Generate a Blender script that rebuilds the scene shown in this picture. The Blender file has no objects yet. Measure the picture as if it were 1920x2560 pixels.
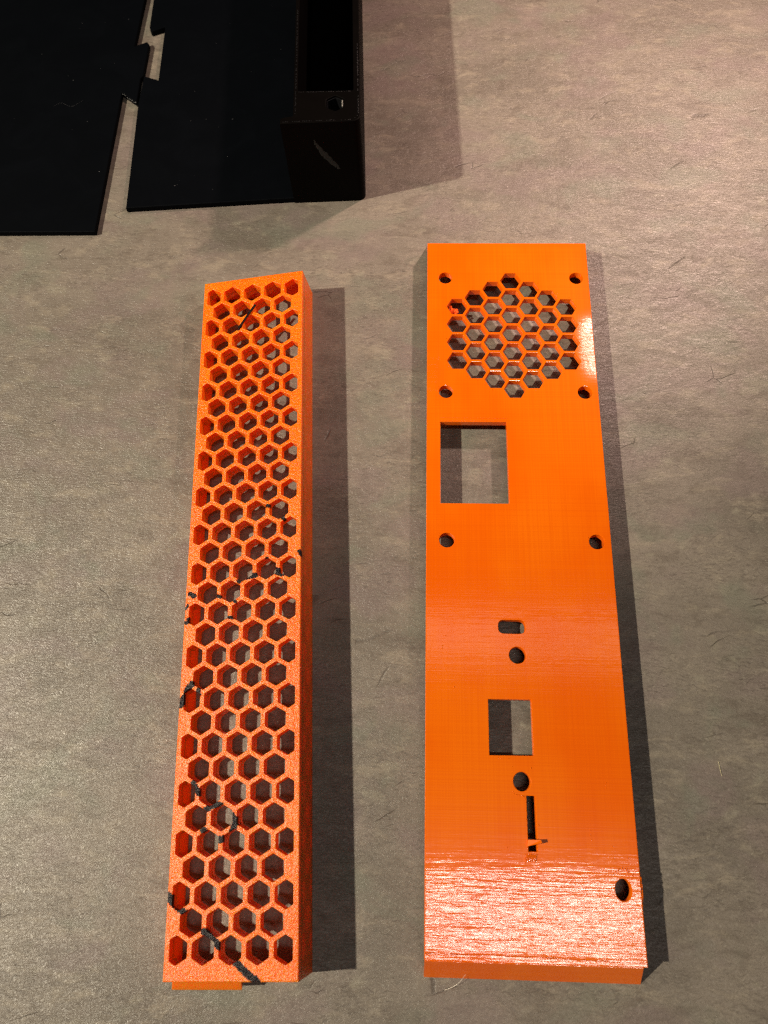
import bpy, bmesh, math, random
from mathutils import Vector, Matrix
from mathutils.geometry import tessellate_polygon

K = 0.001            # everything below is measured in millimetres
S = bpy.context.scene
COL = S.collection
rnd = random.Random(7)

# ------------------------------------------------------------------ camera
cam_d = bpy.data.cameras.new('camera')
cam = bpy.data.objects.new('camera', cam_d)
COL.objects.link(cam)
S.camera = cam
Rc = Matrix.Rotation(0.0937, 3, 'Z') @ Matrix.Rotation(0.3591, 3, 'X') @ Matrix.Rotation(-0.0744, 3, 'Z')
cam.matrix_world = Matrix.Translation(Vector((-6.019, 43.932, 248.488)) * K) @ Rc.to_4x4()
cam_d.sensor_fit = 'VERTICAL'
cam_d.sensor_height = 36.0
cam_d.lens = 36.0 * 1874.3 / 2560.0
cam_d.clip_start = 0.01
cam_d.clip_end = 50
cam_d.dof.use_dof = True
cam_d.dof.focus_distance = 0.262
cam_d.dof.aperture_fstop = 16.0

# ------------------------------------------------------------------ room light
W = bpy.data.worlds.new('World')
S.world = W
W.use_nodes = True
bg = W.node_tree.nodes['Background']
bg.inputs[0].default_value = (1.0, 0.72, 0.5, 1)
bg.inputs[1].default_value = 0.004

def lamp(name, kind, loc, power, colour, target=None, **kw):
    d = bpy.data.lights.new(name, kind)
    d.energy = power
    d.color = colour
    for k, v in kw.items():
        setattr(d, k, v)
    o = bpy.data.objects.new(name, d)
    COL.objects.link(o)
    o.location = Vector(loc) * K
    if target is not None:
        dv = (Vector(target) - Vector(loc)).normalized()
        o.rotation_euler = dv.to_track_quat('-Z', 'Y').to_euler()
    return o

# ceiling lamp across the room on the left (the strong one)
lamp('ceiling_lamp', 'SPOT', (-1228, -62, 1198), 172, (1.0, 0.90, 0.70), target=(-170, 210, 0),
     shadow_soft_size=0.020, spot_size=math.radians(42), spot_blend=1.0)
# lamp under a cabinet at the right rear: warm, shaded, fades towards the viewer
lamp('cabinet_lamp', 'SPOT', (255, 484, 355), 12.0, (1.0, 0.69, 0.57), target=(60, 330, 0),
     shadow_soft_size=0.015, spot_size=math.radians(51), spot_blend=1.0)
# second, weaker lamp low on the left
lamp('far_ceiling_lamp', 'POINT', (-2050, -40, 1290), 10, (1.0, 0.66, 0.46), shadow_soft_size=0.03)
# strip light overhead, behind the viewer
lamp('strip_light', 'AREA', (276, -205, 1600), 3.6, (1.0, 0.90, 0.80), target=(276, -150, 0),
     shape='RECTANGLE', size=0.60, size_y=0.026)

# and a dimmer ceiling panel, seen only as a soft sheen on the port panel
lamp('ceiling_panel', 'AREA', (345, 405, 1600), 0.34, (1.0, 0.84, 0.72), target=(345, 330, 0),
     shape='RECTANGLE', size=0.72, size_y=0.085)

S.view_settings.view_transform = 'Standard'
S.view_settings.look = 'None'
S.view_settings.exposure = 0.0
S.view_settings.gamma = 1.0
S.render.engine = 'CYCLES'
S.cycles.max_bounces = 8
S.cycles.diffuse_bounces = 5
S.cycles.sample_clamp_indirect = 4.0
S.cycles.use_denoising = False
S.cycles.filter_width = 1.2

# ------------------------------------------------------------------ node helper
class NT:
    def __init__(self, name):
        self.m = bpy.data.materials.new(name)
        self.m.use_nodes = True
        self.t = self.m.node_tree
        self.b = self.t.nodes['Principled BSDF']
        tc = self.t.nodes.new('ShaderNodeTexCoord')
        self.p = self.vm('SCALE', tc.outputs['Object'], s=1000.0)
        self.obj_normal = tc.outputs['Normal']
    def put(self, sock, v):
        if v is None:
            return
        if isinstance(v, bpy.types.NodeSocket):
            self.t.links.new(v, sock)
        else:
            sock.default_value = v
    def vm(self, op, a, b=None, s=None):
        n = self.t.nodes.new('ShaderNodeVectorMath')
        n.operation = op
        self.put(n.inputs[0], a)
        self.put(n.inputs[1], b)
        if s is not None:
            self.put(n.inputs['Scale'], s)
        return n.outputs['Value'] if op in ('LENGTH', 'DOT_PRODUCT', 'DISTANCE') else n.outputs[0]
    def ma(self, op, a, b=None, c=None, clamp=False):
        n = self.t.nodes.new('ShaderNodeMath')
        n.operation = op
        n.use_clamp = clamp
        self.put(n.inputs[0], a)
        self.put(n.inputs[1], b)
        self.put(n.inputs[2], c)
        return n.outputs[0]
    def noise(self, scale, detail=3, rough=0.5, dist=0.0, vec=None, off=(0, 0, 0)):
        v = self.vm('MULTIPLY', vec if vec is not None else self.p, scale if isinstance(scale, tuple) else (scale,) * 3)
        v = self.vm('ADD', v, off)
        n = self.t.nodes.new('ShaderNodeTexNoise')
        self.put(n.inputs['Vector'], v)
        n.inputs['Scale'].default_value = 1.0
        n.inputs['Detail'].default_value = detail
        n.inputs['Roughness'].default_value = rough
        n.inputs['Distortion'].default_value = dist
        return n.outputs['Fac']
    def voro(self, scale, feature='F1', vec=None, off=(0, 0, 0)):
        v = self.vm('MULTIPLY', vec if vec is not None else self.p, scale if isinstance(scale, tuple) else (scale,) * 3)
        v = self.vm('ADD', v, off)
        n = self.t.nodes.new('ShaderNodeTexVoronoi')
        n.feature = feature
        self.put(n.inputs['Vector'], v)
        n.inputs['Scale'].default_value = 1.0
        return n.outputs['Distance']
    def ramp(self, f, lo, hi, a=0.0, b=1.0):
        n = self.t.nodes.new('ShaderNodeMapRange')
        n.interpolation_type = 'SMOOTHSTEP'
        n.clamp = True
        self.put(n.inputs[0], f)
        for i, v in enumerate((lo, hi, a, b)):
            n.inputs[i + 1].default_value = v
        return n.outputs[0]
    def mix(self, f, a, b, mode='MIX'):
        n = self.t.nodes.new('ShaderNodeMix')
        n.data_type = 'RGBA'
        n.blend_type = mode
        self.put(n.inputs[0], f)
        for i, v in ((6, a), (7, b)):
            if isinstance(v, tuple) and len(v) == 3:
                v = v + (1,)
            self.put(n.inputs[i], v)
        return n.outputs[2]
    def xyz(self, vec=None):
        n = self.t.nodes.new('ShaderNodeSeparateXYZ')
        self.put(n.inputs[0], vec if vec is not None else self.p)
        return n.outputs
    def bump(self, h, dist_mm, strength=1.0, normal=None):
        n = self.t.nodes.new('ShaderNodeBump')
        n.inputs['Strength'].default_value = strength
        n.inputs['Distance'].default_value = dist_mm * K
        self.put(n.inputs['Height'], h)
        self.put(n.inputs['Normal'], normal)
        return n.outputs[0]
    def out(self, col=None, rough=None, normal=None, spec=None):
        self.put(self.b.inputs['Base Color'], col if not (isinstance(col, tuple) and len(col) == 3) else col + (1,))
        self.put(self.b.inputs['Roughness'], rough)
        self.put(self.b.inputs['Normal'], normal)
        if spec is not None:
            self.b.inputs['Specular IOR Level'].default_value = spec
        return self.m

# ------------------------------------------------------------------ materials
def mat_laminate():
    n = NT('stone_laminate')
    big = n.noise((0.017, 0.026, 0.02), 6, 0.62, 0.6)
    col = n.mix(n.ramp(big, 0.34, 0.66), (0.150, 0.127, 0.105), (0.206, 0.174, 0.145))
    mid = n.noise((0.070, 0.16, 0.1), 6, 0.66, 0.5, off=(31, 7, 0))
    col = n.mix(n.ramp(mid, 0.49, 0.66, 0, 0.62), col, (0.116, 0.093, 0.074))
    mid2 = n.noise((0.075, 0.17, 0.1), 6, 0.66, 0.4, off=(3, 57, 0))
    col = n.mix(n.ramp(mid2, 0.50, 0.67, 0, 0.58), col, (0.276, 0.234, 0.182))
    # pale pebbles, and faint violet / green tints
    fl = n.voro((0.13, 0.21, 0.2), 'SMOOTH_F1', vec=n.vm('ADD', n.p, n.vm('SCALE', (5, 4, 0), s=n.noise(0.3, 3, 0.6))))
    flk = n.ramp(n.noise((0.045, 0.06, 0.05), 2, off=(11, 91, 0)), 0.50, 0.60)
    col = n.mix(n.ma('MULTIPLY', n.ramp(fl, 0.10, 0.30, 1, 0), n.ma('MULTIPLY', flk, 0.32)), col, (0.310, 0.285, 0.215))
    tint = n.noise((0.035, 0.05, 0.04), 3, 0.5, 0.4, off=(70, 13, 0))
    col = n.mix(n.ramp(tint, 0.50, 0.66, 0, 0.5), col, (0.188, 0.142, 0.136))
    tint2 = n.noise((0.04, 0.055, 0.04), 3, 0.5, 0.4, off=(9, 140, 0))
    col = n.mix(n.ramp(tint2, 0.52, 0.68, 0, 0.5), col, (0.160, 0.166, 0.128))
    # fine dark grain, drawn out left to right
    wob = n.vm('ADD', n.p, n.vm('SCALE', (0.0, 3.0, 0.0), s=n.noise(0.18, 3, 0.6)))
    st = n.noise((0.34, 1.45, 1), 5, 0.66, 0.35, vec=wob)
    fine = n.noise((0.85, 1.9, 1), 3, 0.7, 0.5, vec=wob, off=(5, 5, 0))
    patch = n.ramp(n.noise((0.03, 0.045, 0.03), 3, off=(40, 40, 0)), 0.36, 0.62, 0.40, 1.0)
    g = n.ma('MULTIPLY', n.ramp(st, 0.30, 0.54, 1, 0), patch)
    col = n.mix(n.ma('MULTIPLY', g, 0.60), col, (0.070, 0.056, 0.047))
    col = n.mix(n.ma('MULTIPLY', n.ramp(fine, 0.54, 0.72), n.ma('MULTIPLY', patch, 0.46)), col, (0.34, 0.31, 0.25))
    # hairline cracks, mostly running sideways and a little uphill, broken into short lengths
    cw = n.vm('ADD', n.p, n.vm('SCALE', (12.0, 12.0, 0.0), s=n.noise(0.06, 3, 0.5)))
    rot = n.t.nodes.new('ShaderNodeVectorRotate')
    rot.rotation_type = 'Z_AXIS'
    rot.inputs['Angle'].default_value = math.radians(-14)
    n.put(rot.inputs['Vector'], cw)
    cw = rot.outputs[0]
    cr = n.voro((0.020, 0.075, 0.03), 'DISTANCE_TO_EDGE', vec=cw)
    keep = n.ramp(n.noise((0.045, 0.07, 0.05), 1, 0.5, off=(7, 7, 0)), 0.64, 0.72)
    ck = n.ma('MULTIPLY', n.ramp(cr, 0.002, 0.014, 1, 0), keep)
    cr2 = n.voro((0.045, 0.11, 0.03), 'DISTANCE_TO_EDGE', vec=cw, off=(4, 9, 0))
    keep2 = n.ramp(n.noise((0.06, 0.08, 0.05), 1, 0.5, off=(70, 27, 0)), 0.65, 0.73)
    ck2 = n.ma('MULTIPLY', n.ramp(cr2, 0.003, 0.016, 1, 0), keep2)
    ck = n.ma('MAXIMUM', ck, ck2)
    col = n.mix(n.ma('MULTIPLY', ck, 0.50), col, (0.040, 0.031, 0.027))
    h = n.ma('ADD', n.ma('MULTIPLY', st, 1.0), n.ma('MULTIPLY', fine, 0.6))
    h = n.ma('SUBTRACT', h, n.ma('MULTIPLY', ck, 0.6))
    nb = n.bump(h, 0.22, 1.0)
    rg = n.ramp(mid, 0.3, 0.7, 0.32, 0.40)
    return n.out(col, rg, nb, 0.5)

ORANGE = (0.93, 0.205, 0.006)

def mat_panel():
    n = NT('glossy_orange_plastic')
    x, y, z = n.xyz()
    top = n.ramp(n.xyz(n.obj_normal)[2], 0.80, 0.95)
    def band(v, a, b, c, d):
        return n.ma('MULTIPLY', n.ramp(v, a, b), n.ramp(v, c, d, 1, 0))
    wobn = n.noise((0.25, 0.25, 0.1), 3, 0.6)
    yw = n.ma('ADD', y, n.ma('MULTIPLY', n.ma('SUBTRACT', wobn, 0.5), 5.0))
    end = n.ramp(yw, 14.0, 34.0, 1, 0)
    right = n.ma('MULTIPLY', band(y, 180, 196, 206, 218), n.ramp(x, 52.5, 60.0))
    left = n.ma('MULTIPLY', band(y, 176, 186, 196, 205), n.ramp(x, 7.5, 3.0, 0, 1))
    midb = n.ma('MULTIPLY', band(yw, 82, 87, 96, 101), n.ramp(x, 20, 36, 0.45, 1.0))
    m = n.ma('MAXIMUM', n.ma('MAXIMUM', end, right), n.ma('MAXIMUM', left, n.ma('MULTIPLY', midb, 0.5)))
    m = n.ma('MULTIPLY', m, top)
    # ripples left by the print head: short beads, laid in rows
    bead = n.noise((0.55, 0.36, 0.4), 4, 0.6, 0.5)
    rows = n.noise((0.025, 0.5, 0.1), 4, 0.62)
    bead2 = n.noise((2.4, 1.3, 1.0), 2, 0.5, 0.6, off=(9, 2, 4))
    h = n.ma('ADD', n.ma('MULTIPLY', bead, 0.75), n.ma('ADD', n.ma('MULTIPLY', rows, 2.5), n.ma('MULTIPLY', bead2, 0.07)))
    steep = n.ma('ADD', n.ma('MULTIPLY', left, 0.75), n.ma('MULTIPLY', n.ma('MAXIMUM', end, n.ma('MULTIPLY', midb, 0.5)), 0.20))
    h = n.ma('MULTIPLY', h, n.ma('ADD', n.ma('MULTIPLY', steep, top), 0.03))
    curl = n.ma('MAXIMUM', n.ma('SUBTRACT', x, 53.0), 0.0)
    curl = n.ma('MULTIPLY', n.ma('POWER', curl, 2.0), n.ma('MULTIPLY', band(y, 184, 197, 206, 219), 0.031))
    scr = n.noise((0.16, 0.95, 0.3), 4, 0.62, 0.3)
    h = n.ma('SUBTRACT', h, n.ma('MULTIPLY', curl, top))
    h = n.ma('ADD', h, n.ma('MULTIPLY', scr, n.ma('MULTIPLY', n.ma('MULTIPLY', right, top), 1.1)))
    lines = n.noise((0.004, 2.6, 0.4), 2, 0.5)
    vert = n.noise((2.2, 0.02, 0.4), 2, 0.5)
    h = n.ma('ADD', h, n.ma('MULTIPLY', n.ma('ADD', lines, vert), 0.026))
    layer = n.noise((0.02, 0.02, 5.0), 1, 0.5)
    h = n.ma('ADD', h, n.ma('MULTIPLY', layer, n.ma('MULTIPLY', n.ma('SUBTRACT', 1.0, top), 0.12)))
    nb = n.bump(h, 0.20, 1.0)
    big = n.noise((0.03, 0.018, 0.03), 3, 0.55)
    col = n.mix(n.ramp(big, 0.35, 0.65), (0.78, 0.116, 0.001), (0.82, 0.150, 0.002))
    col = n.mix(n.ramp(n.ma('ADD', lines, vert), 0.8, 1.2, 0, 0.22), col, (0.62, 0.070, 0.002))
    rg = n.ma('ADD', 0.105, n.ma('ADD', n.ma('MULTIPLY', midb, 0.05), n.ma('MULTIPLY', right, 0.16)))
    mt = n.out(col, rg, nb, 0.85)
    return mt

STROKES = [[(15.2, 212.2), (14.4, 211.3)], [(24.4, 139.1), (28.2, 139.2)],
 [(31.9, 135.1), (33.8, 133.2)], [(32.9, 135.4), (32.7, 134.1)], [(18.3, 113.8), (19.5, 114.7), (23.6, 115.2)],
 [(27.7, 115.9), (30.1, 116.5), (32.6, 115.3)], [(1.5, 110.6), (3.0, 109.7)], [(0.1, 105.6), (0.9, 106.6)],
 [(1.2, 102.2), (2.8, 102.3)], [(0.4, 101.0), (1.4, 101.2)], [(11.1, 109.1), (12.1, 108.8)],
 [(16.7, 107.3), (17.2, 106.8)], [(13.5, 102.0), (18.0, 101.5)], [(38.4, 122.2), (39.2, 120.9)],
 [(3.8, 81.2), (2.2, 79.2)], [(1.7, 77.4), (0.4, 75.1)], [(6.1, 79.4), (6.2, 77.5)], [(27.2, 120.9), (27.6, 120.7)],
 [(6.0, 51.8), (7.9, 48.9)], [(10.6, 44.4), (11.7, 45.1), (13.2, 45.7), (15.0, 45.3)],
 [(18.5, 42.4), (19.9, 40.8), (18.8, 38.3)], [(9.9, 38.7), (11.7, 36.8), (14.1, 35.7), (15.8, 36.2)],
 [(0.1, 21.5), (2.3, 19.5)], [(3.2, 18.7), (5.2, 17.2), (7.7, 15.3)], [(11.5, 12.3), (15.0, 9.6), (19.5, 6.2)],
 [(19.5, 6.2), (24.1, 2.2), (27.4, 0.1)]]
WIDTH = {0: .36, 1: .30, 2: .35, 3: .3, 4: .55, 5: .75, 6: .45, 7: .25, 8: .3, 9: .3, 10: .3, 11: .3, 12: .3, 13: .35,
         14: .65, 15: .7, 16: .45, 17: .2, 18: .5, 19: .55, 20: .6, 21: .6, 22: .7, 23: .6, 24: .62, 25: .58}

def mat_grille():
    n = NT('sparkly_orange_plastic')
    top = n.ramp(n.xyz(n.obj_normal)[2], 0.80, 0.95)
    # pimpled first layer of the print
    cell = n.noise(0.95, 2, 0.6, 0.4)
    cell2 = n.noise(2.9, 2, 0.7, off=(3, 1, 0))
    h = n.ma('ADD', n.ma('MULTIPLY', cell, 1.0), n.ma('MULTIPLY', cell2, 0.5))
    h = n.ma('MULTIPLY', h, top)
    layer = n.noise((0.03, 0.03, 4.6), 1, 0.5)
    h = n.ma('ADD', h, n.ma('MULTIPLY', layer, n.ma('MULTIPLY', n.ma('SUBTRACT', 1.0, top), 0.07)))
    nb = n.bump(h, 0.26, 1.0)
    # felt-pen strokes
    px = n.vm('MULTIPLY', n.p, (1, 1, 0))
    d = None
    for i, st in enumerate(STROKES):
        for (ax, ay), (bx, by) in zip(st[:-1], st[1:]):
            ba = (bx - ax, by - ay, 0.0)
            l2 = ba[0] ** 2 + ba[1] ** 2
            pa = n.vm('SUBTRACT', px, (ax, ay, 0.0))
            t = n.ma('MULTIPLY', n.vm('DOT_PRODUCT', pa, ba), 1.0 / l2, clamp=True)
            q = n.vm('SUBTRACT', pa, n.vm('SCALE', ba, s=t))
            dd = n.ma('SUBTRACT', n.vm('LENGTH', q), WIDTH[i] * 1.45 + 0.15)
            d = dd if d is None else n.ma('MINIMUM', d, dd)
    rag = n.ma('MULTIPLY', n.ma('SUBTRACT', n.noise(1.6, 3, 0.7), 0.5), 1.7)
    ink = n.ramp(n.ma('ADD', d, rag), -0.10, 0.12, 1, 0)
    ink = n.ma('MULTIPLY', ink, n.ramp(n.noise(3.3, 2, 0.6, off=(4, 4, 4)), 0.28, 0.40, 0.86, 1.0))
    ink = n.ma('MULTIPLY', ink, n.ma('MAXIMUM', top, n.ramp(n.xyz()[2], -2.6, -0.6)))
    big = n.noise((0.06, 0.04, 0.05), 3, 0.55)
    col = n.mix(n.ramp(big, 0.35, 0.65), (0.88, 0.145, 0.002), (0.88, 0.172, 0.004))
    col = n.mix(ink, col, (0.010, 0.008, 0.011))
    n.b.inputs['Subsurface Weight'].default_value = 0.6
    n.b.inputs['Subsurface Scale'].default_value = 0.0034
    n.b.inputs['Subsurface Radius'].default_value = (1.0, 0.16, 0.03)
    rg = n.ma('SUBTRACT', 0.42, n.ma('MULTIPLY', top, 0.14))
    n.put(n.b.inputs['Subsurface Weight'], n.ma('MULTIPLY', n.ma('SUBTRACT', 1.0, ink), 0.6))
    mt = n.out(col, rg, nb)
    n.put(n.b.inputs['Specular IOR Level'], n.ma('SUBTRACT', 0.42, n.ma('MULTIPLY', ink, 0.30)))
    return mt

def mat_black(name, base=(0.0013, 0.0017, 0.0026), rough=0.6, streak=(4.0, 0.05, 1.0)):
    n = NT(name)
    top = n.ramp(n.xyz(n.obj_normal)[2], 0.80, 0.95)
    l1 = n.noise(streak, 2, 0.5)
    l2 = n.noise((0.04, 0.04, 5.0), 2, 0.5)
    h = n.ma('ADD', n.ma('MULTIPLY', l1, n.ma('MULTIPLY', top, 0.35)), n.ma('MULTIPLY', l2, n.ma('MULTIPLY', n.ma('SUBTRACT', 1.0, top), 0.5)))
    sm = n.noise(0.05, 4, 0.6, 1.0)
    col = n.mix(n.ramp(sm, 0.40, 0.8), base, tuple(c * 1.25 for c in base))
    sp = n.voro(0.22, 'F1')
    keep = n.ramp(n.noise(0.10, 2, off=(3, 8, 1)), 0.62, 0.68)
    dust = n.ma('MULTIPLY', n.ramp(sp, 0.02, 0.05, 1, 0), n.ma('MULTIPLY', keep, 0.08))
    col = n.mix(dust, col, (0.25, 0.25, 0.25))
    rg = n.ramp(sm, 0.2, 0.9, rough - 0.03, rough + 0.03)
    return n.out(col, rg, n.bump(h, 0.10, 0.8), 0.03)

def mat_plain(name, col, rough, spec=0.5):
    n = NT(name)
    v = n.noise(0.8, 2)
    c = n.mix(n.ramp(v, 0.3, 0.7), col, tuple(min(1, q * 1.25) for q in col))
    return n.out(c, rough, None, spec)

M_LAM = mat_laminate()
M_PANEL = mat_panel()
M_GRILLE = mat_grille()
M_BLACK = mat_black('black_plastic')
M_BLACK2 = mat_black('black_plastic_wall', (0.0017, 0.0013, 0.0012), 0.5)
M_BLACKGLOSS = mat_plain('glossy_black_plastic', (0.006, 0.006, 0.007), 0.22, 0.45)
M_SHINE = mat_plain('painted_glint_plastic', (0.16, 0.155, 0.14), 0.2, 0.9)  # glint painted as a pale colour on black plastic
M_HAIR = mat_plain('pale_hair', (0.62, 0.56, 0.46), 0.4)
M_FIBRE = mat_plain('straw_fibre', (0.50, 0.44, 0.28), 0.5)
M_LINT = mat_plain('grey_lint', (0.05, 0.05, 0.055), 0.9)
M_SCUFF = mat_plain('faint_lint', (0.0016, 0.0014, 0.0015), 0.9)
M_SCRAP = mat_plain('orange_scrap_plastic', (0.75, 0.09, 0.010), 0.3)

# ------------------------------------------------------------------ mesh helpers
def loop_offset(pts, d):
    """shift a closed 2-D loop along its left normals (counter-clockwise: inwards)"""
    out = []
    n = len(pts)
    for i in range(n):
        a, b, c = Vector(pts[i - 1]), Vector(pts[i]), Vector(pts[(i + 1) % n])
        e1 = (b - a).normalized()
        e2 = (c - b).normalized()
        n1 = Vector((-e1.y, e1.x))
        n2 = Vector((-e2.y, e2.x))
        m = n1 + n2
        k = m.dot(m)
        m = m * (2.0 / k) if k > 0.4 else n1
        out.append((b.x + m.x * d, b.y + m.y * d))
    return out

def ccw(pts):
    a = sum(p[0] * q[1] - q[0] * p[1] for p, q in zip(pts, pts[1:] + pts[:1]))
    return list(pts) if a > 0 else list(pts)[::-1]

def prism(bm, outer, holes, zt, zb, bev=0.0, seg=2, hole_bev=None):
    """a plate with holes, its upper edges rounded"""
    outer = ccw(outer)
    holes = [ccw(h)[::-1] for h in holes]
    hb = bev if hole_bev is None else hole_bev
    loops, tops, bots = [outer] + holes, [], []
    for li, lp in enumerate(loops):
        b = bev if li == 0 else hb
        prof = [(0.0, zb)]
        if b > 0:
            for s in range(seg + 1):
                a = 0.5 * math.pi * s / seg
                prof.append((b * (1 - math.cos(a)), zt - b + b * math.sin(a)))
        else:
            prof.append((0.0, zt))
        rings = []
        for off, z in prof:
            pts = loop_offset(lp, off) if off > 1e-6 else lp
            rings.append([bm.verts.new((x * K, y * K, z * K)) for x, y in pts])
        n = len(lp)
        for r0, r1 in zip(rings[:-1], rings[1:]):
            for i in range(n):
                j = (i + 1) % n
                bm.faces.new((r0[i], r0[j], r1[j], r1[i]))
        tops.append(rings[-1])
        bots.append(rings[0])
    for rs, up in ((tops, True), (bots, False)):
        flat = [v for r in rs for v in r]
        tri = tessellate_polygon([[v.co.copy() for v in r] for r in rs])
        for t in tri:
            vs = [flat[i] for i in t]
            nz = (vs[1].co - vs[0].co).cross(vs[2].co - vs[0].co).z
            if abs(nz) < 1e-16:
                continue
            if (nz > 0) != up:
                vs.reverse()
            try:
                bm.faces.new(vs)
            except ValueError:
                pass

def box(bm, x0, x1, y0, y1, z0, z1, bev=0.0):
    prism(bm, [(x0, y0), (x1, y0), (x1, y1), (x0, y1)], [], z1, z0, bev)

def hexa(bm, c):
    """eight corners: lower four then upper four, counter-clockwise from above"""
    v = [bm.verts.new(Vector(p) * K) for p in c]
    for f in ((3, 2, 1, 0), (4, 5, 6, 7), (0, 1, 5, 4), (1, 2, 6, 5), (2, 3, 7, 6), (3, 0, 4, 7)):
        bm.faces.new([v[i] for i in f])

def tube(bm, pts, r0, r1=None, n=6):
    r1 = r0 if r1 is None else r1
    P = [Vector(p) for p in pts]
    rings = []
    for i, p in enumerate(P):
        d = (P[min(i + 1, len(P) - 1)] - P[max(i - 1, 0)]).normalized()
        u = d.cross(Vector((0, 0, 1)))
        u = u.normalized() if u.length > 1e-4 else Vector((1, 0, 0))
        w = d.cross(u)
        r = r0 + (r1 - r0) * i / (len(P) - 1)
        rings.append([bm.verts.new((p + (u * math.cos(a) + w * math.sin(a)) * r) * K)
                      for a in (2 * math.pi * k / n for k in range(n))])
    for a, b in zip(rings[:-1], rings[1:]):
        for i in range(n):
            bm.faces.new((a[i], a[(i + 1) % n], b[(i + 1) % n], b[i]))
    bm.faces.new(rings[0][::-1])
    bm.faces.new(rings[-1])

def blob(bm, c, r, squash=(1, 1, 1), sub=1):
    mtx = Matrix.Translation(Vector(c) * K) @ Matrix.Diagonal((squash[0], squash[1], squash[2], 1))
    bmesh.ops.create_icosphere(bm, subdivisions=sub, radius=r * K, matrix=mtx)

def rounded(pts, r, n=3):
    """round every corner of a closed polygon"""
    out = []
    m = len(pts)
    for i in range(m):
        a, b, c = Vector(pts[i - 1]), Vector(pts[i]), Vector(pts[(i + 1) % m])
        u, v = (a - b), (c - b)
        ang = u.angle(v)
        t = min(r / math.tan(ang / 2), 0.45 * u.length, 0.45 * v.length)
        p0, p1 = b + u.normalized() * t, b + v.normalized() * t
        for k in range(n + 1):
            s = k / n
            q = p0 * (1 - s) ** 2 + b * 2 * s * (1 - s) + p1 * s * s
            out.append((q.x, q.y))
    return out

def circle(cx, cy, rx, ry=None, n=32):
    ry = rx if ry is None else ry
    return [(cx + rx * math.cos(2 * math.pi * k / n), cy + ry * math.sin(2 * math.pi * k / n)) for k in range(n)]

def hexagon(cx, cy, flat, pointy=True):
    r = flat / math.sqrt(3)
    a0 = 90 if pointy else 0
    return [(cx + r * math.cos(math.radians(a0 + 60 * k)), cy + r * math.sin(math.radians(a0 + 60 * k))) for k in range(6)]

def clip_x(pts, lim, keep_greater):
    out = []
    m = len(pts)
    ins = (lambda p: p[0] >= lim) if keep_greater else (lambda p: p[0] <= lim)
    for i in range(m):
        a, b = pts[i], pts[(i + 1) % m]
        if ins(a):
            out.append(a)
        if ins(a) != ins(b):
            t = (lim - a[0]) / (b[0] - a[0])
            out.append((lim, a[1] + t * (b[1] - a[1])))
    return out

def link(name, bm, mat, parent=None, smooth_angle=None):
    bmesh.ops.recalc_face_normals(bm, faces=bm.faces[:])
    me = bpy.data.meshes.new(name)
    bm.to_mesh(me)
    bm.free()
    me.materials.append(mat)
    o = bpy.data.objects.new(name, me)
    COL.objects.link(o)
    if parent is not None:
        o.parent = parent
    return o

def root(name, label, cat, mtx=None):
    o = bpy.data.objects.new(name, None)
    o.empty_display_size = 0.01
    COL.objects.link(o)
    if mtx is not None:
        o.matrix_world = mtx
    o['label'] = label
    o['category'] = cat
    return o

def tag(o, label, cat):
    o['label'] = label
    o['category'] = cat
    return o

def smooth(o, deg=40):
    for p in o.data.polygons:
        p.use_smooth = abs(p.normal.z) < 0.999
    bm = bmesh.new()
    bm.from_mesh(o.data)
    for e in bm.edges:
        if len(e.link_faces) == 2 and e.calc_face_angle(0) > math.radians(deg):
            e.smooth = False
    bm.to_mesh(o.data)
    bm.free()

# ------------------------------------------------------------------ countertop
bm = bmesh.new()
box(bm, -700, 700, -420, 800, -38, 0, 3.0)
ct = link('countertop', bm, M_LAM)
ct['kind'] = 'structure'

# ------------------------------------------------------------------ flat black panel, far left
bm = bmesh.new()
left_outline = [(-215, 257.2), (-137.1, 257.8), (-137.25, 335.4), (-129.75, 329.2), (-130.0, 344.2), (-129.0, 345.6),
                (-129.0, 365.7), (-130.2, 367.2), (-135.6, 364.4), (-135.1, 395.0), (-134.5, 440), (-215, 440)]
prism(bm, left_outline, [], 2.3, 0.0, 0.35)
lp = root('flat_black_panel', 'flat black plastic sheet with a jigsaw tongue, lying left of the black tray', 'panel')
o = link('sheet', bm, M_BLACK, lp)
bm = bmesh.new()
for k in range(9):       # ragged glossy burr under the tongue
    t = k / 8
    blob(bm, (-136.9 + 6.6 * t, 334.9 - 5.3 * t, 1.9 + rnd.uniform(-.3, .5)), rnd.uniform(.22, .5), (1.6, .8, .8))
b = link('burr', bm, M_BLACKGLOSS, lp)

# ------------------------------------------------------------------ black tray with its tower
tm = Matrix.Translation(Vector((-25.70, 276.24, 0)) * K) @ Matrix.Rotation(0.047, 4, 'Z')
ti = tm.inverted()
def T(x, y):
    v = ti @ Vector((x * K, y * K, 0))
    return (v.x / K, v.y / K)
tray = root('black_corner_tray', 'black plastic tray with a hollow tower standing on its right end', 'tray', tm)
bm = bmesh.new()
plate = [T(-125.9, 269.9), (-24.5, 0.5), (-24.5, 165), T(-131.6, 440), T(-130.8, 394.6), T(-130.3, 376.9), T(-129.6, 374.2), T(-128.6, 373.5),
         T(-122.9, 376.4), T(-121.7, 342.7), T(-128.5, 345.4), T(-128.9, 328.8)]
prism(bm, plate, [], 2.5, 0.0, 0.4)
link('base_sheet', bm, M_BLACK, tray)

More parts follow.
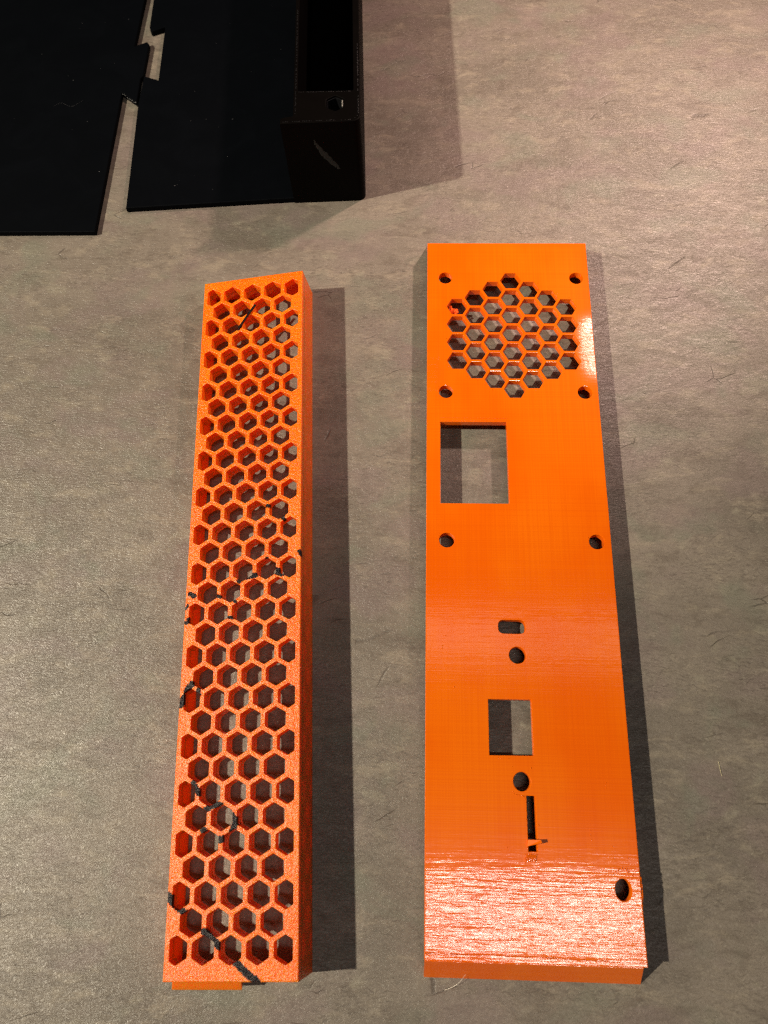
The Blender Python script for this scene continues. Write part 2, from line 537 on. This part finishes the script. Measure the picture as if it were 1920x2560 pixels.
H = 39.86
bm = bmesh.new()
cr = 3.0
outer = [(-30.0, 0), (-cr, 0)] + [(-cr + cr * math.sin(a), cr - cr * math.cos(a)) for a in (math.pi / 2 * k / 6 for k in range(1, 7))] + \
        [(0, 130), (-25.2, 130), (-25.2, 3.8), (-28.6, 3.2), (-30.0, 2.4)]
well = rounded([(-23.6, 16.3), (-2.6, 15.6), (-2.6, 127), (-23.6, 127)], 0.8)
boss = rounded(hexagon(-9.4, 9.3, 6.6), 0.9)
# the walls and the screw boss, open above
prism(bm, outer, [well, boss], H, 0.0, 0.45)
tower = link('tower', bm, M_BLACK2, tray)
smooth(tower, 35)
bm = bmesh.new()
box(bm, -23.9, -2.3, 15.3, 127.3, 0.6, 3.0)
link('well_floor', bm, M_BLACK2, tray)
bm = bmesh.new()
prism(bm, circle(-9.4, 9.3, 4.2, n=20), [], 24.0, 12.0)
link('screw_seat', bm, M_BLACKGLOSS, tray)
bm = bmesh.new()
prism(bm, rounded(hexagon(-9.4, 9.3, 6.55), 0.9), [rounded(hexagon(-9.4, 9.3, 5.9), 0.8)], H - 0.7, 26.0)
link('screw_sleeve', bm, M_BLACKGLOSS, tray)
bm = bmesh.new()
for k in range(4):       # pale blobs standing in for the glint at the hole's right edge
    blob(bm, (-6.75, 7.9 + .85 * k, H - .25 - .1 * (k % 2)), .42, (.7, 1.1, 1.0), 2)
smooth(link('hole_glint', bm, M_SHINE, tray), 80)
# slightly proud stitched outline where the last layer was laid
bm = bmesh.new()
def stitch(a, b):
    A, B = Vector(a), Vector(b)
    m = int((B - A).length / 0.62)
    for k in range(m):
        if rnd.random() < 0.22:
            continue
        p = A.lerp(B, (k + .5) / m)
        r = rnd.uniform(.18, .30)
        blob(bm, (p.x + rnd.uniform(-.1, .1), p.y + rnd.uniform(-.1, .1), H - 0.04), r, (1.2, .9, .7))
for a, b in (((-29.3, .9), (-3, .9)), ((-3, .9), (-.9, 3)), ((-.9, 3), (-.9, 40)), ((-24.4, 4.6), (-24.4, 60)), ((-24.2, 15.6), (-3, 15))):
    stitch(a, b)
st = link('stitched_rim', bm, M_BLACKGLOSS, tray)
st['kind'] = 'stuff'
# pale scuff of lint on the tower's front
bm = bmesh.new()
for k in range(40):
    t = k / 39
    w = .25 + .75 * math.sin(math.pi * t) ** .7
    blob(bm, (-18.2 + 8.6 * t + rnd.uniform(-.25, .25), -0.02, 31.5 - 14.0 * t ** .8 + rnd.uniform(-.3, .3)), w, (1.0, .09, 1.2), 2)
l = link('lint_scuff', bm, M_SCUFF, tray)
l['kind'] = 'stuff'

# ------------------------------------------------------------------ orange port panel (right)
HP = 7.843
L = 247.67
PW = 62.0
port = root('port_panel', 'glossy orange plastic panel with connector cut-outs and a round honeycomb fan vent', 'panel')
holes = []
fan = []
for k in range(-3, 4):
    nn = 7 - abs(k)
    for j in range(nn):
        c = (32.05 + 6.87 * k, 206.0 + 7.93 * (j - (nn - 1) / 2))
        fan.append(c)
        holes.append(rounded(hexagon(c[0], c[1], 6.88, False), 0.22, 2))
for c in ((7.0, 231.0), (57.2, 231.0), (7.0, 181.0), (57.2, 181.1), (7.0, 124.1), (57.2, 124.2)):
    holes.append(circle(c[0], c[1], 2.55))
holes.append(circle(56.9, 19.3, 2.35, 2.9))
holes.append([(4.95, 137.5), (28.5, 137.6), (28.5, 168.8), (4.95, 168.7)])
holes.append(rounded([(23.4, 92.7), (32.1, 92.7), (32.1, 97.1), (23.4, 97.1)], 2.0, 5))
holes.append(circle(29.25, 85.8, 2.65))
holes.append([(19.6, 55.3), (33.0, 55.4), (33.0, 72.0), (19.6, 71.9)])
holes.append(circle(29.15, 47.9, 2.6, 2.75))
holes.append([(30.3, 28.7), (32.9, 28.7), (32.9, 43.9), (30.3, 43.9)])
bm = bmesh.new()
prism(bm, [(0, 0), (PW, 0), (PW, L), (0, L)], holes, HP, HP - 2.7, 0.30, 2, 0.22)
fp = link('faceplate', bm, M_PANEL, port)
smooth(fp, 35)
bm = bmesh.new()
z0 = HP - 0.95
hexa(bm, [(0.1, -5.5, 0), (61.6, -5.5, 0), (61.6, -2.9, 0), (0.1, -2.9, 0), (0.1, -0.25, z0), (61.0, -0.25, z0), (61.0, 2.2, z0 - .02), (0.1, 2.2, z0 - .02)])
link('end_flange', bm, M_PANEL, port)
bm = bmesh.new()
hexa(bm, [(0.1, L + 2.9, 0), (61.6, L + 2.9, 0), (61.6, L + 5.2, 0), (0.1, L + 5.2, 0), (0.1, L - 2.2, z0 - .02), (61.6, L - 2.2, z0 - .02), (61.6, L - 0.2, z0), (0.1, L - 0.2, z0)])
link('end_flange', bm, M_PANEL, port)
bm = bmesh.new()
box(bm, 60.1, 61.5, 0.6, L - 0.6, 0.0, HP - 2.72)
link('side_wall', bm, M_PANEL, port)
# raised seams beside the cut-outs
for rb in ((4.9, 28.9, 170.25, 170.5, HP - .05, HP + .10, .05), (4.7, 28.7, 169.15, 169.4, HP - .05, HP + .07, .05)):
    bm = bmesh.new()
    box(bm, *rb)
    link('print_ridge', bm, M_PANEL, port)
bm = bmesh.new()      # ragged ridge just above the near lip
tube(bm, [(0.3 + 61.4 * k / 60, 1.9 - .9 * (k / 60) ** 2 + rnd.uniform(-.16, .16), HP + rnd.uniform(-.03, .06)) for k in range(61)], .13, n=6)
smooth(link('print_ridge', bm, M_PANEL, port), 80)
bm = bmesh.new()
def beads(pts, r=(.10, .20), each=1, sp=.12):
    for x, y in pts:
        for _ in range(each):
            blob(bm, (x + rnd.uniform(-sp, sp), y + rnd.uniform(-sp, sp), HP), rnd.uniform(*r), (rnd.uniform(.8, 1.3), rnd.uniform(.8, 1.6), .7))
def seam(x0, y0, x1, y1, step, r=(.08, .16), skip=.3):
    m = max(1, int(math.hypot(x1 - x0, y1 - y0) / step))
    for k in range(m + 1):
        if rnd.random() < skip:
            continue
        t = k / m
        beads([(x0 + (x1 - x0) * t, y0 + (y1 - y0) * t)], r, 1, .06)
seam(30.05, 43.6, 30.05, 28.0, .75)
seam(26.4, 53.0, 26.35, 45.0, .8)
seam(26.5, 44.4, 29.6, 43.7, .35, (.12, .2), .1)
seam(29.6, 43.7, 30.0, 43.0, .3, (.12, .2), .1)
seam(21.0, 54.5, 25.9, 54.45, .4, (.09, .15), .25)
seam(26.3, 90.2, 26.35, 82.6, .9)
seam(23.3, 95.5, 23.35, 92.3, .8)
seam(24.2, 97.55, 31.7, 97.6, .9, (.06, .1), .3)
seam(4.65, 168.5, 4.75, 138.0, 1.5, (.06, .12), .45)
seam(19.35, 60.0, 19.35, 55.2, 1.0, (.07, .12), .3)
seam(29.3, 27.9, 29.1, 25.2, .5, (.12, .2), .2)
seam(4.3, 126.5, 4.3, 121.8, .9)
seam(54.4, 126.6, 54.4, 121.5, .9)
seam(4.3, 183, 4.4, 178.8, .7)
seam(54.5, 183.5, 54.4, 179, .7)
seam(4.4, 229.3, 6.2, 228.0, .5)
seam(53.7, 25.0, 53.4, 17.5, .55)
for k in range(11):
    a = math.radians(35 + 11 * k)
    beads([(56.9 + 3.5 * math.cos(a), 20.6 + 4.4 * math.sin(a))], (.14, .24), 2, .3)
beads([(54.2, 48.1), (54.1, 46.7), (54.15, 47.4), (48.6, 34.8), (48.5, 33.6), (48.5, 32.4), (48.6, 26.0), (54.7, 30.6), (54.7, 27.5), (58.8, 27.6), (60.5, 32.7),
       (18.9, 27.4), (18.8, 26.0), (24.2, 29.7), (33.5, 35.9), (31.9, 51.8), (6.5, 91.7), (5.2, 87.5), (5.3, 88.4), (2.9, 81.5), (40, 82), (9, 75.5)], (.10, .2), 2, .10)
for c in fan:      # gloss around the vent's rim
    if math.hypot(c[0] - 32, c[1] - 206) > 19:
        for _ in range(4):
            a = math.atan2(c[1] - 206, c[0] - 32) + rnd.uniform(-.8, .8)
            beads([(c[0] + 4.5 * math.cos(a), c[1] + 4.5 * math.sin(a))], (.08, .18))
# strings along the right-hand edge
for k in range(70):
    y = rnd.uniform(4, 235)
    blob(bm, (PW - .05, y, HP - rnd.uniform(.2, .6)), rnd.uniform(.10, .24), (.9, 1.8, 1))
for k in range(16):
    y = 15.5 + 8.0 * k / 15
    blob(bm, (PW + .05 + .3 * math.sin(k / 15 * math.pi), y, HP - .4), rnd.uniform(.15, .42), (1, 1.3, .8))
sb = link('seam_bead', bm, M_PANEL, port)
sb['kind'] = 'stuff'
smooth(sb, 80)
# patch of ripples under the narrow slot
bm = bmesh.new()
for k in range(11):
    x = 29.7 + 2.8 * k / 10
    tube(bm, [(x, 27.9, HP + .02), (x - .12, 27.0, HP + .10), (x - .25, 26.0 + rnd.uniform(-.2, .3), HP + .0)], .13, n=5)
tube(bm, [(29.6, 28.0, HP), (31.2, 28.05, HP + .05), (32.9, 28.0, HP)], .12, n=5)
rp = link('ripple_patch', bm, M_PANEL, port)
smooth(rp, 80)
# loose stub of filament across the narrow slot
bm = bmesh.new()
hexa(bm, [(29.9, 30.0, HP - .1), (34.0, 31.1, HP + 1.5), (33.8, 32.0, HP + 1.7), (30.2, 32.0, HP - .1),
          (29.9, 30.1, HP + .5), (34.0, 31.2, HP + 1.9), (33.7, 32.0, HP + 2.1), (30.2, 31.9, HP + .5)])
link('filament_stub', bm, M_PANEL, port)
# scrap of support plastic wedged in the leftmost cell of the vent
bm = bmesh.new()
for k in range(26):
    u, v = rnd.random(), rnd.random()
    blob(bm, (8.6 + 3.0 * u, 219.2 - 1.5 * u - 3.2 * v, HP - 2.4 + rnd.uniform(-.4, .7)), rnd.uniform(.35, .75), (1.2, 1.0, .9))
sc = link('support_scrap', bm, M_SCRAP, port)
sc['label'] = 'rough reddish scrap of support plastic stuck in the leftmost vent cell'

# ------------------------------------------------------------------ orange honeycomb grille (left)
GW, GL = 39.0, 233.9
gm = Matrix.Translation(Vector((-72.641, -7.013, 9.439)) * K) @ (Matrix.Rotation(0.0574, 4, 'Z') @ Matrix.Rotation(-0.1385, 4, 'Y') @ Matrix.Rotation(0.0005, 4, 'X'))
gr = root('honeycomb_grille', 'long narrow orange plastic grille of hexagonal cells with black pen marks', 'grille', gm)
XL, XR = 1.5, 37.35
PX, PY = 7.945, 13.70
y_first = 7.72
XC = 27.28
holesT, notchL, notchR, holesB = [], [], [], []
for r in range(33):
    y = y_first + PY / 2 * r
    if r % 2 == 0:
        cols = [3.45 + PX * k for k in range(5)]
    else:
        cols = [7.43 + PX * k for k in range(4)]
    for c in cols:
        h = hexagon(c, y, 6.55)
        h = clip_x(clip_x(h, XL, True), XR, False)
        hole = rounded(h, 0.55, 3)
        holesT.append(hole)
        if abs(c - XC) < 0.6:
            notchR.append((y, h))
        elif c < XC:
            if c - 3.3 < XL:
                notchL.append((y, clip_x(hexagon(c, y, 6.55), XL, True)))
            else:
                holesB.append(rounded(h, 1.9, 5))
TD = 3.0
bm = bmesh.new()
prism(bm, [(0, 0), (GW, 0), (GW, GL), (0, GL)], holesT, 0.0, -TD, 0.28, 2, 0.12)
gf = link('grille_face', bm, M_GRILLE, gr)
# thicker web on the left three columns, ending half way across the fourth
outl = [(XL, 1.6), (XC, 1.6)]
for y, h in notchR:
    hh = sorted([q for q in clip_x(h, XC, False)], key=lambda q: q[1])
    outl += [(q[0], q[1]) for q in hh]
outl += [(XC, GL - 1.6), (XL, GL - 1.6)]
for y, h in notchL[::-1]:
    hh = sorted([q for q in h if q[0] > XL + 1e-6], key=lambda q: -q[1])
    on = sorted([q for q in h if q[0] <= XL + 1e-6], key=lambda q: -q[1])
    outl += [on[0]] + hh + [on[-1]]
clean = []
for q in outl:
    if not clean or math.hypot(q[0] - clean[-1][0], q[1] - clean[-1][1]) > 1e-4:
        clean.append(q)
bm = bmesh.new()
prism(bm, clean, holesB, -TD, -TD - 1.9, 0.0)
link('thick_web', bm, M_GRILLE, gr)
DR, DLf = 15.04, 9.45
for x0, x1, dep in ((0.0, XL, DLf), (XR, GW, DR)):
    bm = bmesh.new()
    hexa(bm, [(x0, -0.6, -dep), (x1, -0.6, -dep), (x1, GL + .6, -dep), (x0, GL + .6, -dep),
              (x0, 0, -TD), (x1, 0, -TD), (x1, GL, -TD), (x0, GL, -TD)])
    link('side_wall', bm, M_GRILLE, gr)
for y0, y1, e in ((0.0, 1.6, -0.6), (GL - 1.6, GL, 0.6)):
    bm = bmesh.new()
    dl, dr = 9.65, 14.75
    hexa(bm, [(XL, y0 + e, -dl), (XR, y0 + e, -dr), (XR, y1 + e, -dr), (XL, y1 + e, -dl),
              (XL, y0, -TD), (XR, y0, -TD), (XR, y1, -TD), (XL, y1, -TD)])
    link('end_wall', bm, M_GRILLE, gr)
bm = bmesh.new()
hexa(bm, [(-0.1, -3.3, -6.9), (20.7, -3.3, -6.9), (20.7, -0.3, -8.5), (-0.1, -0.3, -8.5),
          (1.4, -0.06, -3.4), (21.6, -0.06, -3.4), (21.6, -0.02, -3.0), (1.4, -0.02, -3.0)])
link('locking_tongue', bm, M_GRILLE, gr)

# ------------------------------------------------------------------ stray hairs and dust
def G(x, y, z):
    return (gm @ (Vector((x, y, z)) * K)) / K
def curve_pts(a, b, bow, lift, n=10):
    A, B = Vector(a), Vector(b)
    side = (B - A).cross(Vector((0, 0, 1))).normalized()
    return [A.lerp(B, k / n) + side * bow * math.sin(math.pi * k / n) + Vector((0, 0, lift * math.sin(math.pi * k / n))) for k in range(n + 1)]
bm = bmesh.new()
tube(bm, curve_pts((6.0, -8.5, 0.15), (11.9, -3.9, 2.6), 0.7, 0.3), .06, .02, 5)
tag(link('pale_hair', bm, M_HAIR), 'fine pale hair curving up against the near end of the port panel', 'hair')
bm = bmesh.new()
tube(bm, curve_pts((91.4, 55.3, 0.15), (91.9, 51.0, 0.15), 0.15, 0.1), .09, .07, 5)
tag(link('straw_fibre', bm, M_FIBRE), 'short straw-coloured fibre lying on the bare countertop at right', 'fibre')
bm = bmesh.new()
st = [(20.9, 220.6, .55), (19.7, 218.8, .65), (18.4, 216.9, .6), (17.2, 215.2, .5), (16.2, 213.6, .45), (14.5, 211.3, .35)]
tube(bm, [G(*q) for q in st], .46, .40, 8)
tag(link('black_strand', bm, M_BLACKGLOSS), 'short thick black strand lying over the far cells of the honeycomb grille', 'strand')
bm = bmesh.new()
hp = [(-167 + 1.6 * k, 327 + 1.6 * math.sin(k * .9) + .3 * k, 2.45) for k in range(9)]
tube(bm, hp, .03, .02, 4)
tag(link('grey_hair', bm, M_LINT), 'thin grey hair wriggling across the flat black sheet', 'hair')
bm = bmesh.new()
for k in range(34):
    if rnd.random() < .5:
        x, y, z = rnd.uniform(-185, -140), rnd.uniform(262, 390), 2.35
    else:
        x, y, z = rnd.uniform(-118, -60), rnd.uniform(276, 395), 2.55
    blob(bm, (x, y, z), rnd.choice((.06, .08, .10, .13, .22)), (rnd.uniform(.7, 1.5), rnd.uniform(.7, 1.5), .6))
ds = link('dust_speck', bm, M_LINT)
ds['kind'] = 'stuff'
ds['label'] = 'scattered grey dust specks on the two black sheets'
ds['category'] = 'dust'
